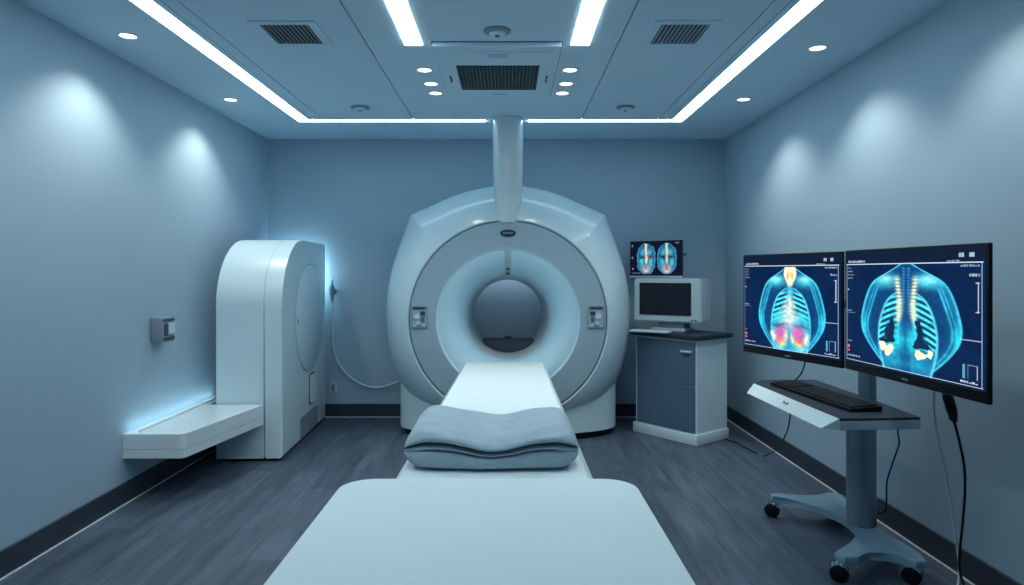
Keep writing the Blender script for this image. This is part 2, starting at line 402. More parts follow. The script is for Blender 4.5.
# badge
b = nb(); zb = HC - (233.2-CY)/F*FY
A = []
for k in range(40):
    a = 2*math.pi*k/40; A.append((0.068*math.cos(a), zb + 0.031*math.sin(a)))
prism(b, A, 'y', FY-0.012, FY-0.001, 0.002, 1); bd = sobj('badge', b, 'logo', label='dark oval maker badge with pale lettering')
b = nb()
rows_ = [(-0.042, 0.010, 0.012), (-0.026, 0.014, 0.010), (-0.013, 0.016, 0.010), (0.002, 0.013, 0.009), (0.014, 0.016, 0.010), (0.029, 0.013, 0.012)]
for x, h, w in rows_:
    prism(b, [(x, zb-h/2), (x+0.004, zb-h/2), (x+0.007, zb+h/2), (x+0.003, zb+h/2)], 'y', FY-0.0135, FY-0.0118)
    prism(b, [(x+0.003, zb+h/2-0.004), (x+w, zb+h/2-0.004), (x+w, zb+h/2), (x+0.003, zb+h/2)], 'y', FY-0.0135, FY-0.0118)
    prism(b, [(x, zb-h/2), (x+w-0.003, zb-h/2), (x+w-0.003, zb-h/2+0.004), (x, zb-h/2+0.004)], 'y', FY-0.0135, FY-0.0118)
bmesh.ops.transform(b, matrix=S, verts=b.verts); obj('lettering', b, 'mark', bd)
b = nb(); z2 = HC - (243-CY)/F*FY
for k in range(5): box(b, -0.026+k*0.011, -0.019+k*0.011, FY-0.0075, FY-0.004, z2-0.004, z2+0.004-0.002*(k%2))
sobj('caption_lettering', b, 'grey')
# positioning window on the flare (top), follows the flare surface
b = nb()
def flare_y(r):
    for (r0, y0), (r1, y1) in zip(prof, prof[1:]):
        if r1 <= r <= r0: return y0 + (y1-y0)*(r0-r)/(r0-r1+1e-9)
    return prof[-1][1]
prev = None
for k in range(13):
    r = 0.60 - k*0.205/12; y = flare_y(r) - 0.004; w = 0.030 - 0.004*k/12
    cur = [b.verts.new((-w, y, AZ + math.sqrt(r*r-w*w))), b.verts.new((w, y, AZ + math.sqrt(r*r-w*w)))]
    if prev: b.faces.new((prev[0], prev[1], cur[1], cur[0]))
    prev = cur
M['window_strip'] = mat('positioning_window', (0.34, 0.48, 0.55), 0.3)
sobj('positioning_window', b, 'window_strip', 40)
def flare_mark(name, r0, r1, w, m):
    b = nb(); rows = []
    for k in range(4):
        r = r0 + (r1-r0)*k/3; y = flare_y(r) - 0.0065
        rows.append([b.verts.new((-w, y, AZ+r)), b.verts.new((w, y, AZ+r))])
    for A, B in zip(rows, rows[1:]): b.faces.new((A[0], A[1], B[1], B[0]))
    sobj(name, b, m)
flare_mark('window_mark', 0.445, 0.427, 0.014, 'dark')
flare_mark('window_lens', 0.404, 0.386, 0.018, 'black')
flare_mark('window_mark', 0.50, 0.495, 0.016, 'grey')
# control panels
def control(cx, sgn):
    cz = HC - (317-CY)/F*FY
    b = nb(); prism(b, rrect(0.069, 0.096, 0.006, 3, cx, cz), 'y', FY-0.017, FY, 0.003, 1); t = sobj('control_panel', b, 'grey', label='small grey control panel with dark display and buttons')
    def sub(name, x0, x1, z0, z1, m, d=0.004):
        b = nb(); box(b, cx+min(x0*sgn, x1*sgn), cx+max(x0*sgn, x1*sgn), FY-0.017-d, FY-0.016, cz+z0, cz+z1, 0.001, 1)
        bmesh.ops.transform(b, matrix=S, verts=b.verts); obj(name, b, m, t)
    def knob(x, z, r, m):
        b = nb(); cyl(b, (cx+x*sgn, FY-0.028, cz+z), (cx+x*sgn, FY-0.016, cz+z), r, n=24)
        bmesh.ops.transform(b, matrix=S, verts=b.verts); obj('knob', b, m, t, 40)
    sub('face_plate', -0.060, 0.060, -0.085, 0.058, 'face', 0.001)
    sub('display', -0.055, 0.050, 0.068, 0.086, 'dark')
    sub('key_block', 0.008, 0.050, 0.012, 0.050, 'dark')
    sub('key_block', 0.015, 0.045, -0.045, 0.004, 'door')
    knob(-0.020, 0.008, 0.024, 'mark'); knob(-0.012, -0.050, 0.014, 'mark')
    sub('button', -0.052, -0.03, -0.078, -0.066, 'mark'); sub('button', -0.012, 0.008, -0.08, -0.068, 'door'); sub('button', 0.025, 0.048, -0.078, -0.064, 'mark')
control(-0.757, 1); control(0.752, -1)

# ------------------------------------------------------------------ scanner couch
ct = thing('scanner_couch', 'long narrow white scanner couch running from the bore toward the viewer', 'patient table', (-0.045, 4.2, 0))
TZ = 0.69
def taper(bm, y0, y1, h0, h1, z0, z1, bev, seg=3, c0=-0.055, c1=-0.032):
    off = Vector((-0.045, 4.2, 0))
    cs = [(c0-h0, y0), (c0+h0, y0), (c1+h1, y1), (c1-h1, y1)]
    vs = [bm.verts.new(Vector((x, y, z)) - off) for z in (z0, z1) for x, y in cs]
    fs = [bm.faces.new([vs[i] for i in q]) for q in ((3,2,1,0),(4,5,6,7),(0,1,5,4),(1,2,6,5),(2,3,7,6),(3,0,4,7))]
    bmesh.ops.bevel(bm, geom=list({e for f in fs for e in f.edges}), offset=bev, segments=seg, profile=0.5, affect='EDGES')
    return bm
b = nb(); taper(b, 2.30, 5.84, 0.390, 0.352, 0.58, 0.668, 0.02); obj('cradle', b, 'white_gloss', ct, 40)
b = nb(); taper(b, 2.32, 5.83, 0.362, 0.326, 0.655, TZ, 0.012); obj('mattress', b, 'pad', ct, 40)
b = nb(); taper(b, 2.9, 5.3, 0.22, 0.22, 0.12, 0.585, 0.03); obj('pedestal', b, 'white', ct, 40)
b = nb(); taper(b, 2.8, 5.4, 0.27, 0.27, 0.0, 0.125, 0.02); obj('floor_plinth', b, 'dark', ct, 40)

# folded blanket
def blanket():
    b = nb(); NX, cx, hw = 110, -0.066, 0.346
    rows = []
    for i in range(NX+1):
        s = -1 + 2*i/NX
        s = math.copysign(1-(1-abs(s))**1.4, s); a = abs(s)
        e = max(0, (a-0.72)/0.28); endh = math.sqrt(max(0.0, 1-e**2.2))
        sag = math.exp(-((s-0.02)/0.42)**2)
        H = 0.158 - 0.038*sag - 0.004*math.sin(4*s)
        c = 0.66 - 0.05*sag - 0.10*e                        # height of the deep fold
        f = max(0.0, 1-max(0, (a-0.90)/0.09))**0.7          # how open the folds are here
        g2 = max(0.0, 1-max(0, (a-0.70)/0.15))*0.9
        B = 0.012
        def fd(v, k): return B + (v-B)*k
        prof = [(0.56,0.04),(0.42,0.0),(0.22,0.0),(0.10,0.0),(0.048,0.025),(0.016,0.10),(0.002,0.20),(0.0,0.32),(0.003,0.60*c),
                (0.010,0.72*c),(fd(0.034,g2),0.785*c),(fd(0.016,g2),0.82*c),(0.008,0.90*c),(fd(0.028,f),0.965*c),(fd(0.09,f),0.99*c),
                (fd(0.16,f),c),(fd(0.10,f),c+0.012),(fd(0.040,f),c+0.03),(fd(0.010,f),c+0.075),(0.0,c+0.13),(0.004,c+0.20),
                (0.028,0.93),(0.075,0.985),(0.15,1.0),(0.26,1.0),(0.38,1.0),(0.48,0.985),(0.545,0.93),(0.575,0.80),(0.585,0.55),(0.58,0.25)]
        p3 = catmull([Vector((p[0], p[1], 0)) for p in prof + [prof[0]]], 3)[:-1]
        row = []
        for p in p3:
            h = p.y; mid = 0.40
            hh = mid + (h-mid)*(0.10+0.90*endh)
            y = 2.615 + p.x*(1-0.10*(1-endh)) + 0.075*(1-endh) + 0.022*s*s
            x = cx + hw*s
            z = H*hh
            if h > 0.9:
                z += (noise.noise(Vector((x*7, y*9, 1.7)))*0.007 + 0.0035*math.sin((y - 0.35*s*s*0.5)*38 + 1.5*s))*endh
            y += noise.noise(Vector((x*5, z*12, 4.2)))*0.012*endh
            z += noise.noise(Vector((x*6, y*5, 9.1)))*0.006*endh*min(1, h*2)
            row.append(b.verts.new((x - cx, y - 2.96, max(0.001, z))))
        rows.append(row)
    m_ = len(rows[0])
    for A, Bq in zip(rows, rows[1:]):
        for k in range(m_): b.faces.new((A[k], A[(k+1)%m_], Bq[(k+1)%m_], Bq[k]))
    b.faces.new(rows[0][::-1]); b.faces.new(rows[-1])
    o = obj('folded_blanket', b, 'blanket', None, 85)
    o.location = (cx, 2.96, TZ)
    sd = o.modifiers.new('smooth', 'SUBSURF'); sd.levels = 1; sd.render_levels = 1
    return tag(o, 'soft grey blue blanket folded in thick layers on the white couch', 'blanket')
blanket()

# near bed end
nbed = thing('foot_bed', 'broad white padded table end with rounded corners, nearest the viewer', 'bed', (-0.060, 1.45, 0))
b = nb(); prism(b, rrect(0.456, 0.73, 0.10, 10), 'z', 0.705, 0.80, 0.022, 4); obj('mattress', b, 'pad', nbed, 50)
b = nb(); prism(b, rrect(0.435, 0.71, 0.09, 8), 'z', 0.665, 0.71, 0.006, 2); obj('frame', b, 'white', nbed, 50)
b = nb(); box(b, -0.24, 0.24, -0.45, 0.45, 0.10, 0.67, 0.02, 3); obj('pedestal', b, 'white', nbed, 50)
b = nb(); box(b, -0.30, 0.30, -0.52, 0.52, 0.0, 0.105, 0.015, 2); obj('floor_plinth', b, 'dark', nbed, 50)

# ------------------------------------------------------------------ left wall: machine and bench
O = Vector((-2.0, 6.06, 0))
AM = Vector((-1.978, 6.06, 0))
am = thing('arched_machine', 'tall white machine with an arched top and round side panel in the left corner', 'medical machine', AM, R(2.46))
def am_obj(name, b, m, smooth=None, parent=am, label=None):
    bmesh.ops.transform(b, matrix=Matrix.Translation(-O), verts=b.verts)
    return obj(name, b, m, parent, smooth, label=label)
def arch():
    y0, y1, zt_, r = 5.26, 6.76, 1.735, 0.54
    pts = [(y0, 0.022)]
    for k in range(25):
        a = math.pi - math.pi/2*k/24
        pts.append((y0 + r*1.2 + r*1.2*math.cos(a), zt_ - r + r*math.sin(a)))
    pts += [(y1-0.03, zt_), (y1, zt_-0.03), (y1, 0.022)]
    return pts
b = nb(); prism(b, arch(), 'x', -2.300, -1.940, 0.006, 2); am_obj('body', b, 'white', 35)
b = nb(); prism(b, arch(), 'x', -1.937, -1.800, 0.020, 4); am_obj('side_shell', b, 'white', 35)
b = nb(); prism(b, [(5.30,0.0),(6.74,0.0),(6.74,0.024),(5.30,0.024)], 'x', -2.28, -1.84); am_obj('toe_kick', b, 'black')
cyc, czc = 6.13, 1.05
b = nb(); lathe(b, [(0.476, -1.8005), (0.486, -1.7990), (0.486, -1.804), (0.476, -1.804)], (0, cyc, czc), 'x', 72, close=True); am_obj('groove_shade', b, 'grey', 40)  # grey ring paints the shade of the groove round the panel
b = nb(); lathe(b, [(0.0, -1.802), (0.475, -1.802), (0.475, -1.795), (0.469, -1.791), (0.0, -1.789)], (0, cyc, czc), 'x', 72); am_obj('round_panel', b, 'white', 40)
b = nb(); box(b, -1.792, -1.784, 5.672, 5.690, czc-0.02, czc+0.02, 0.002, 1); am_obj('panel_catch', b, 'grey')
b = nb(); prism(b, rrect(0.110, 0.14, 0.05, 6, 6.21, 0.405), 'x', -1.802, -1.796, 0.002, 1); am_obj('port_rim', b, 'groove', 40)
b = nb(); prism(b, rrect(0.098, 0.128, 0.042, 6, 6.21, 0.405), 'x', -1.800, -1.789, 0.002, 1); am_obj('port_cover', b, 'white', 40)
b = nb(); prism(b, [(5.80,0.04),(6.42,0.04),(6.42,0.19),(6.39,0.215),(5.83,0.215),(5.80,0.19)], 'x', -1.802, -1.7985); am_obj('kick_recess', b, 'grey', label='grey recessed panel along the foot')
b = nb(); box(b, -2.22, -1.90, 6.765, 6.772, 1.25, 1.62); am_obj('hidden_rear_light', b, 'led_glow', label='pale blue glow strip behind the machine')

wb = thing('wall_bench', 'white wall-mounted bench shelf lit from behind, running along the left wall', 'bench', (XL, 4.95, 0.4425))
b = nb()
ol = [(0.0, -0.66), (0.355, -0.66), (0.376, -0.652), (0.388, -0.625), (0.540, 0.292), (0.125, 0.290), (0.125, 0.72), (0.0, 0.72)]
prism(b, ol, 'z', -0.100, 0.0, 0.003, 1); obj('seat_slab', b, 'white_gloss', wb)
b = nb(); prism(b, [(x, y*0.999) for x, y in ol], 'z', -0.155, -0.1015, 0.002, 1); obj('lower_slab', b, 'white_gloss', wb)
b = nb(); box(b, 0.075, 0.085, -0.62, 0.64, -0.002, 0.014); obj('added_rail', b, 'white_gloss', wb)  # rail added to screen the glow strip from the viewer
b = nb(); box(b, 0.071, 0.0745, -0.61, 0.63, 0.001, 0.012); obj('back_light', b, 'led_bench', wb, label='glowing pale blue strip behind the added rail')

wd = thing('wall_dispenser', 'small dark grey box dispenser mounted on the left wall above the bench', 'dispenser', (XL, 4.70, 1.065))
b = nb(); box(b, 0, 0.085, -0.085, 0.085, -0.085, 0.085, 0.008, 2); obj('body', b, 'grey', wd, 40)
b = nb(); box(b, 0.083, 0.092, -0.005, 0.080, -0.035, 0.045, 0.002, 1); obj('label_plate', b, 'mark', wd, label='pale square plate')
b = nb(); box(b, 0.083, 0.090, -0.062, -0.012, -0.040, 0.040, 0.002, 1); obj('slot', b, 'dark', wd)
b = nb(); box(b, 0.083, 0.089, -0.078, 0.080, 0.058, 0.075, 0.002, 1); obj('top_band', b, 'dark', wd)
b = nb(); box(b, 0.083, 0.089, -0.070, 0.080, -0.074, -0.052, 0.002, 1); obj('lower_band', b, 'dark', wd)

# hose with handpiece on the back wall
hp = P(332.5, 290, 6.84)
hh = thing('wall_handpiece', 'thin pale hose hanging from a grey handpiece on the back wall beside the scanner', 'hose', hp)
b = nb(); box(b, -0.030, 0.030, 0.0, 0.04, -0.04, 0.01, 0.006, 2); obj('holder', b, 'grey', hh, 40)
b = nb(); tube(b, [Vector((0,-0.02,-0.12)), Vector((0,-0.022,-0.06)), Vector((0,-0.026,-0.02)), Vector((0,-0.026,0.02)), Vector((0,-0.022,0.05)), Vector((0,-0.02,0.058)), Vector((0,-0.016,0.10))], [0.012,0.02,0.026,0.026,0.018,0.009,0.008], 14); obj('handpiece', b, 'grey', hh, 50)
b = nb()
cp = [P(332.5, 299, 6.82), P(333, 320, 6.845), P(333.5, 345, 6.85), P(338, 362, 6.85), P(350, 377, 6.85), P(366, 386, 6.85), P(382, 387, 6.85), P(399, 381, 6.83), P(415, 372, 6.78)]
tube(b, [p - hp for p in catmull(cp, 8)], 0.009, 8); obj('hose', b, 'white', hh, 60)
op = P(333.5, 387, YB)
ol_ = thing('wall_socket', 'small grey socket plate on the back wall beneath the hanging hose', 'socket', op)
b = nb(); box(b, -0.035, 0.035, -0.010, 0.0, -0.055, 0.055, 0.003, 2); obj('plate', b, 'mark', ol_)
b = nb(); box(b, -0.018, 0.018, -0.014, -0.008, -0.035, 0.035, 0.002, 1); obj('insert', b, 'grey', ol_)

# ------------------------------------------------------------------ workstation in the right back corner
wa = math.atan2(-0.557, 0.435)
wo = Vector((1.577, 5.70, 0)) # near corner; local x along the front toward the near corner
W_, D_ = 0.707, 0.455
ws = thing('drawer_cabinet', 'white floor cabinet with blue grey fronts and dark top in the right back corner', 'cabinet', wo, wa)
# local frame: x from -W_ to 0 along the front, y 0..D_ to the back
b = nb(); box(b, -W_+0.02, -0.015, 0.02, D_-0.005, 0.06, 0.885, 0.004, 1); obj('body', b, 'white', ws)
b = nb(); box(b, -W_, 0.0, 0.0, D_, 0.0, 0.095, 0.008, 2); obj('plinth', b, 'white', ws, 40)
b = nb(); box(b, -W_-0.01, 0.03, -0.03, D_+0.02, 0.888, 0.928, 0.008, 3); obj('countertop', b, 'navy', ws, 40, label='dark navy countertop')
b = nb(); box(b, -W_+0.045, -0.03, 0.006, 0.024, 0.50, 0.865, 0.003, 1); d1 = obj('drawer', b, 'door', ws)
b = nb(); box(b, -0.165, -0.055, -0.012, 0.008, 0.775, 0.795, 0.004, 2); obj('handle', b, 'mark', d1)
b = nb(); box(b, -0.135, -0.085, -0.004, 0.008, 0.745, 0.768, 0.002, 1); obj('lock_plate', b, 'dark', d1)
b = nb(); box(b, -W_+0.045, -0.03, 0.006, 0.024, 0.105, 0.492, 0.003, 1); obj('drawer', b, 'door', ws)

# bulky monitor on the cabinet
q0, q1 = Vector((1.144, 6.25, 0)), Vector((1.683, 5.94, 0))
ma = math.atan2(q1.y-q0.y, q1.x-q0.x) - R(4); ml = (q1-q0).length
mo = thing('bulky_monitor', 'boxy pale desktop monitor with a dark blank screen standing on the cabinet', 'monitor', ((q0.x+q1.x)/2, (q0.y+q1.y)/2, 0.928), ma)
hw = ml/2
b = nb()
fr = [(-hw, 0.085), (hw, 0.085), (hw, 0.475), (-hw, 0.475)]; bk = [(-hw+0.01, 0.10), (hw-0.01, 0.10), (hw-0.01, 0.465), (-hw+0.01, 0.465)]
A = [b.verts.new((x, 0.0, z)) for x, z in fr]; B = [b.verts.new((x, 0.10, z)) for x, z in fr]; C_ = [b.verts.new((x, 0.32, z)) for x, z in bk]
b.faces.new(A); b.faces.new(C_)
for U, V in ((A,B),(B,C_)):
    for i in range(4): b.faces.new((U[i],U[(i+1)%4],V[(i+1)%4],V[i]))
bmesh.ops.bevel(b, geom=b.edges[:], offset=0.012, segments=2, affect='EDGES'); obj('casing', b, 'beige', mo, 40)
b = nb(); box(b, -hw+0.055, hw-0.085, -0.004, 0.004, 0.145, 0.435, 0.002, 1); obj('screen', b, 'lcd', mo, label='dark blank screen')
for k in range(2):
    b = nb(); cyl(b, (hw-0.075+0.03*k, -0.006, 0.108), (hw-0.075+0.03*k, 0.002, 0.108), 0.008, n=14); obj('button', b, 'dark', mo)
b = nb(); box(b, -0.16, 0.16, 0.02, 0.27, 0.0, 0.03, 0.008, 2); obj('foot', b, 'beige', mo, 40)
b = nb(); box(b, -0.09, 0.14, 0.05, 0.24, 0.028, 0.095, 0.01, 2); obj('neck', b, 'grey', mo, 40)
kp = thing('pale_keyboard', 'thin pale flat keyboard lying before the boxy monitor on the cabinet', 'keyboard', (1.26, 6.02, 0.928), ma)
b = nb(); box(b, -0.19, 0.17, -0.05, 0.055, 0.0, 0.016, 0.004, 2); obj('casing', b, 'beige', kp)
b = nb()
for r_ in range(4):
    for c_ in range(14): box(b, -0.175+c_*0.0235, -0.156+c_*0.0235, -0.04+r_*0.023, -0.021+r_*0.023, 0.015, 0.019)
obj('key', b, 'mark', kp)

# ------------------------------------------------------------------ lit screens, painted from numbers
def smooth(e0, e1, x):
    t = np.clip((x-e0)/(e1-e0), 0, 1); return t*t*(3-2*t)
def over(img, a, c):
    a = np.clip(a, 0, 1)[..., None]; return img*(1-a) + np.array(c)*a
def gauss(x, y, cx, cy, sx, sy): return np.exp(-((x-cx)/sx)**2 - ((y-cy)/sy)**2)
def fbm(nx, ny, cells, seed):
    rs = np.random.RandomState(seed); out = np.zeros((ny, nx)); amp = 1
    for o_ in range(3):
        c = cells*2**o_; g_ = rs.rand(c+2, c+2)
        xs = np.linspace(0, c, nx); ys = np.linspace(0, c, ny)
        xi = xs.astype(int); yi = ys.astype(int); fx = xs-xi; fy = (ys-yi)[:, None]
        fx = fx*fx*(3-2*fx); fy = fy*fy*(3-2*fy)
        out += amp*((g_[yi][:, xi]*(1-fx)+g_[yi][:, xi+1]*fx)*(1-fy)+(g_[yi+1][:, xi]*(1-fx)+g_[yi+1][:, xi+1]*fx)*fy); amp *= 0.5
    return out/1.75
def prof_w(y, pts):
    return sum(np.interp(y+o_, [p[0] for p in pts], [p[1] for p in pts])*w_ for o_, w_ in ((-0.05,.12),(-0.03,.2),(-0.01,.18),(0.01,.18),(0.03,.2),(0.05,.12)))
def torso(img, X, Y, kind, seed):
    """X -1..1 across the body, Y 0 (neck) .. 1 (hips)"""
    ny, nx = X.shape; nz_ = fbm(nx, ny, 12, seed); nf = fbm(nx, ny, 40, seed+1)
    ax = np.abs(X)
    w = prof_w(Y, [(-0.05,0.0),(0.0,0.20),(0.05,0.30),(0.10,0.56),(0.16,0.72),(0.24,0.82),(0.38,0.92),(0.55,1.0),(0.68,0.97),(0.80,0.83),(0.90,0.66),(1.0,0.46),(1.06,0.30)])
    inside = smooth(0.02, -0.02, ax-w)*(Y > -0.02)*(Y < 1.05)
    img = over(img, inside*0.97, (0.003, 0.045, 0.15))
    d = w-ax
    img = over(img, inside*np.exp(-((d-0.012)/0.030)**2)*0.95, (0.06, 0.60, 0.85))
    # arms: soft streaks
    arm = inside*smooth(0.16, 0.24, Y)*smooth(0.56, 0.66, ax/np.maximum(w,0.05))
    img = over(img, arm*(0.1+0.6*nz_)*np.exp(-((d-0.10)/0.10)**2), (0.012, 0.24, 0.46))
    for off, sw, st in ((0.15, 0.020, 0.7), (0.085, 0.013, 0.6)):
        img = over(img, arm*np.exp(-((d-off-0.05*np.sin(Y*5))/sw)**2)*st*(0.2+1.2*nz_), (0.04, 0.60, 0.82))
    img = over(img, inside*gauss(ax, Y, 0.93, 0.66, 0.06, 0.13)*0.85, (0.03, 0.62, 0.82))
    # shoulders
    sh = inside*gauss(ax, Y, 0.46, 0.145, 0.28, 0.06)*(0.55+0.8*nz_)
    img = over(img, sh, (0.06, 0.62, 0.80))
    img = over(img, inside*gauss(ax, Y, 0.42, 0.13, 0.13, 0.03)*0.5, (0.45, 0.80, 0.75))
    # chest cavity
    cw = prof_w(Y, [(0.22,0.0),(0.26,0.22),(0.32,0.36),(0.42,0.47),(0.55,0.55),(0.68,0.58),(0.80,0.57),(0.92,0.52),(1.02,0.46)])
    cav = smooth(0.015, -0.015, ax-cw)*(Y > 0.22)*(Y < 1.03)
    ec = np.exp(-((ax-cw)/0.022)**2)*(Y > 0.24)*(Y < 1.03)
    img = over(img, cav*0.85, (0.010, 0.17, 0.34))
    rib = Y - 0.13*np.abs(ax-0.05)**1.3 + 0.22*ax*ax
    if kind == 'a': rib = Y - 0.16*ax + 0.02
    else: rib = Y - 0.26*np.maximum(ax-0.15, 0)**1.5 - 0.05*ax
    st = 0.5+0.5*np.cos((rib+0.012*(nz_-0.5))*2*math.pi*17.5)
    ribz = cav*smooth(0.27, 0.31, Y)*(smooth(0.72, 0.60, Y) if kind == 'a' else smooth(0.84, 0.74, Y))*(smooth(0.07, 0.12, ax) if kind == 'a' else smooth(0.13, 0.17, ax))
    img = over(img, ribz*smooth(0.45, 0.70, st)*(0.5+0.9*nf), (0.07, 0.70, 0.82))
    img = over(img, ribz*smooth(0.50, 0.25, st)*0.92, (0.004, 0.03, 0.07))
    img = over(img, ec*0.9, (0.10, 0.62, 0.85))
    ax0, Y0 = ax, Y
    ax = ax + 0.16*(fbm(nx, ny, 16, seed+5)-0.5) + 0.02*np.sign(X); Y = Y + 0.09*(fbm(nx, ny, 14, seed+9)-0.5)
    low = cav*smooth(0.55, 0.66, Y)
    if kind == 'a':
        img = over(img, low*(0.4+0.7*nz_)*0.9, (0.02, 0.45, 0.62))
        img = over(img, cav*gauss(ax, Y, 0.24, 0.60, 0.22, 0.06)*0.95, (0.04, 0.62, 0.72))
        img = over(img, gauss(ax, Y, 0.30, 0.70, 0.26, 0.022)*cav*0.8, (0.004, 0.03, 0.10))
        sp = np.exp(-(ax/(0.085+0.10*smooth(0.35,0.60,Y)*smooth(0.75,0.6,Y)))**2)*smooth(0.25, 0.40, Y)*smooth(0.78, 0.64, Y)
        img = over(img, sp*0.95, (0.62, 0.74, 0.64))
        img = over(img, np.exp(-(ax/0.09)**2)*smooth(0.18,0.24,Y)*smooth(0.40,0.30,Y)*0.8, (0.10, 0.65, 0.80))
        # hot zone
        hz = gauss(ax, Y, 0.20+0.5*(Y-0.72), 0.785, 0.15, 0.085)*(0.35+1.2*nz_)
        img = over(img, hz*1.25, (0.62, 0.10, 0.42))
        img = over(img, gauss(ax, Y, 0.29, 0.86, 0.10, 0.035)*1.1, (0.85, 0.12, 0.10))
        img = over(img, gauss(ax, Y, 0.22, 0.905, 0.12, 0.03)*0.9, (0.90, 0.62, 0.12))
        img = over(img, gauss(ax, Y, 0.50, 0.82, 0.06, 0.06)*1.1, (0.90, 0.90, 0.55))
        img = over(img, gauss(ax, Y, 0.08, 0.84, 0.05, 0.06)*0.8, (0.85, 0.75, 0.30))
        img = over(img, gauss(ax, Y, 0.32, 0.955, 0.14, 0.035)*0.8, (0.25, 0.75, 0.60))
        ax, Y = ax0, Y0
        nk = smooth(0.03, -0.01, ax-prof_w(Y, [(-0.02,0.12),(0.03,0.19),(0.10,0.17),(0.15,0.11),(0.20,0.05)]))*(Y > -0.015)*smooth(0.24, 0.17, Y)
        img = over(img, nk*0.97, (0.92, 0.86, 0.55))
        img = over(img, nk*gauss(ax, Y, 0.07, 0.10, 0.035, 0.045)*0.9, (0.55, 0.22, 0.02))
        img = over(img, nk*gauss(ax, Y, 0.0, 0.06, 0.07, 0.03)*0.6, (0.85, 0.50, 0.10))
    else:
        axw, Yw = ax, Y; ax, Y = ax0, Y0
        mid = np.exp(-(ax/0.11)**6)*smooth(0.0, 0.05, Y)
        img = over(img, mid*0.9, (0.004, 0.06, 0.20))
        img = over(img, np.exp(-((ax-0.155-0.10*smooth(0.6,0.8,Y))/0.025)**2)*smooth(0.30,0.36,Y)*smooth(0.92,0.82,Y)*0.8, (0.06, 0.60, 0.78))
        dots = (0.5+0.5*np.cos(Y*2*math.pi*34))*np.exp(-((ax-0.05)/0.02)**2)*smooth(0.5, 0.3, Y)*(Y > 0.02)
        img = over(img, dots*0.6, (0.06, 0.40, 0.70))
        # spinal rods
        rx = 0.185 - 0.05*smooth(0.1, 0.35, Y) + 0.03*smooth(0.4, 0.6, Y)
        rod = np.exp(-((ax-rx)/0.045)**2)*smooth(0.09, 0.13, Y)*smooth(0.60, 0.42, Y)
        img = over(img, rod*(0.25+0.75*(0.5+0.5*np.cos(Y*2*math.pi*30)))*1.0, (0.80, 0.85, 0.50))
        img = over(img, np.exp(-((ax-rx)/0.05)**2)*smooth(0.3, 0.38, Y)*smooth(0.58, 0.48, Y)*0.6, (0.65, 0.80, 0.45))
        ax, Y = axw, Yw
        img = over(img, cav*gauss(ax, Y, 0.16, 0.72, 0.12, 0.10)*0.95, (0.02, 0.55, 0.70))
        dk = smooth(0.50, 0.60, nz_*0.5+0.55*(gauss(ax, Y, 0.30, 0.64, 0.13, 0.10)+gauss(ax, Y, 0.38, 0.745, 0.22, 0.030)+0.8*gauss(ax, Y, 0.26, 0.56, 0.06, 0.05)))
        img = over(img, cav*dk, (0.003, 0.02, 0.06))
        wb_ = smooth(0.45, 0.60, 1.0*(gauss(ax, Y, 0.32, 0.85, 0.09, 0.05)+0.9*gauss(ax, Y, 0.46, 0.80, 0.06, 0.045)+0.5*gauss(ax, Y, 0.25, 0.80, 0.05, 0.04))+0.12*(nz_-0.5))
        img = over(img, wb_, (0.95, 0.93, 0.55))
        img = over(img, gauss(ax, Y, 0.24, 0.93, 0.2, 0.06)*cav*0.5, (0.02, 0.40, 0.62))
    return img*(0.70+0.6*nf[..., None])
def ui(img, U, V, seed):
    rs = np.random.RandomState(seed)
    def rect(u0, u1, v0, v1, c, a=1.0):
        nonlocal img; img = over(img, ((U>=u0)&(U<=u1)&(V>=v0)&(V<=v1))*a, c)
    L_ = (0.55, 0.66, 0.78)
    def glyphs(u0, u1, v, h, c=L_, a=0.6):
        u = u0
        while u < u1:
            w = rs.choice([0.006, 0.010, 0.013])
            rect(u, u+w, v + (0 if rs.rand() < .6 else h*0.3), v+h, c, a*(0.6+0.4*rs.rand())); u += w+0.004
    rect(0.012, 0.985, 0.105, 0.110, L_, 0.9); rect(0.012, 0.985, 0.976, 0.982, L_, 0.95); rect(0.976, 0.980, 0.105, 0.98, L_, 0.8); rect(0.012, 0.017, 0.105, 0.98, L_, 0.35)
    glyphs(0.03, 0.18, 0.072, 0.022, a=0.8); glyphs(0.78, 0.86, 0.088, 0.012); 
    for u in (0.85, 0.91):
        rect(u, u+0.028, 0.040, 0.068, (0.30,0.40,0.50), 1)
    rect(0.863, 0.866, 0.040, 0.068, (0.05,0.08,0.15), 1)
    glyphs(0.86, 0.965, 0.125, 0.012)
    for k in range(4): glyphs(0.025, 0.05+0.02*rs.rand(), 0.135+0.03*k, 0.012, a=0.4)
    glyphs(0.91, 0.965, 0.19, 0.016); rect(0.955, 0.963, 0.25, 0.46, (0.45,0.6,0.7), 0.7); rect(0.945, 0.965, 0.25, 0.256, L_, .7); rect(0.945, 0.965, 0.455, 0.461, L_, .7)
    rect(0.02, 0.035, 0.33, 0.342, L_, 0.6); glyphs(0.02, 0.06, 0.52, 0.014, a=.5); rect(0.02, 0.09, 0.545, 0.549, L_, 0.35); rect(0.86, 0.975, 0.655, 0.660, L_, 0.5)
    glyphs(0.02, 0.05, 0.80, 0.012, a=.4); rect(0.02, 0.042, 0.845, 0.868, (0.75,0.18,0.22), 0.8); rect(0.02, 0.042, 0.885, 0.905, (0.7,0.15,0.2), 0.7); glyphs(0.02, 0.14, 0.93, 0.018, a=.6)
    rect(0.87, 0.885, 0.83, 0.93, (0.10,0.35,0.50), .8); rect(0.90, 0.955, 0.83, 0.834, L_, .5); rect(0.951, 0.955, 0.83, 0.93, L_, .5); rect(0.90, 0.903, 0.83, 0.93, L_, .3); glyphs(0.86, 0.955, 0.948, 0.014, a=.8)
    return img
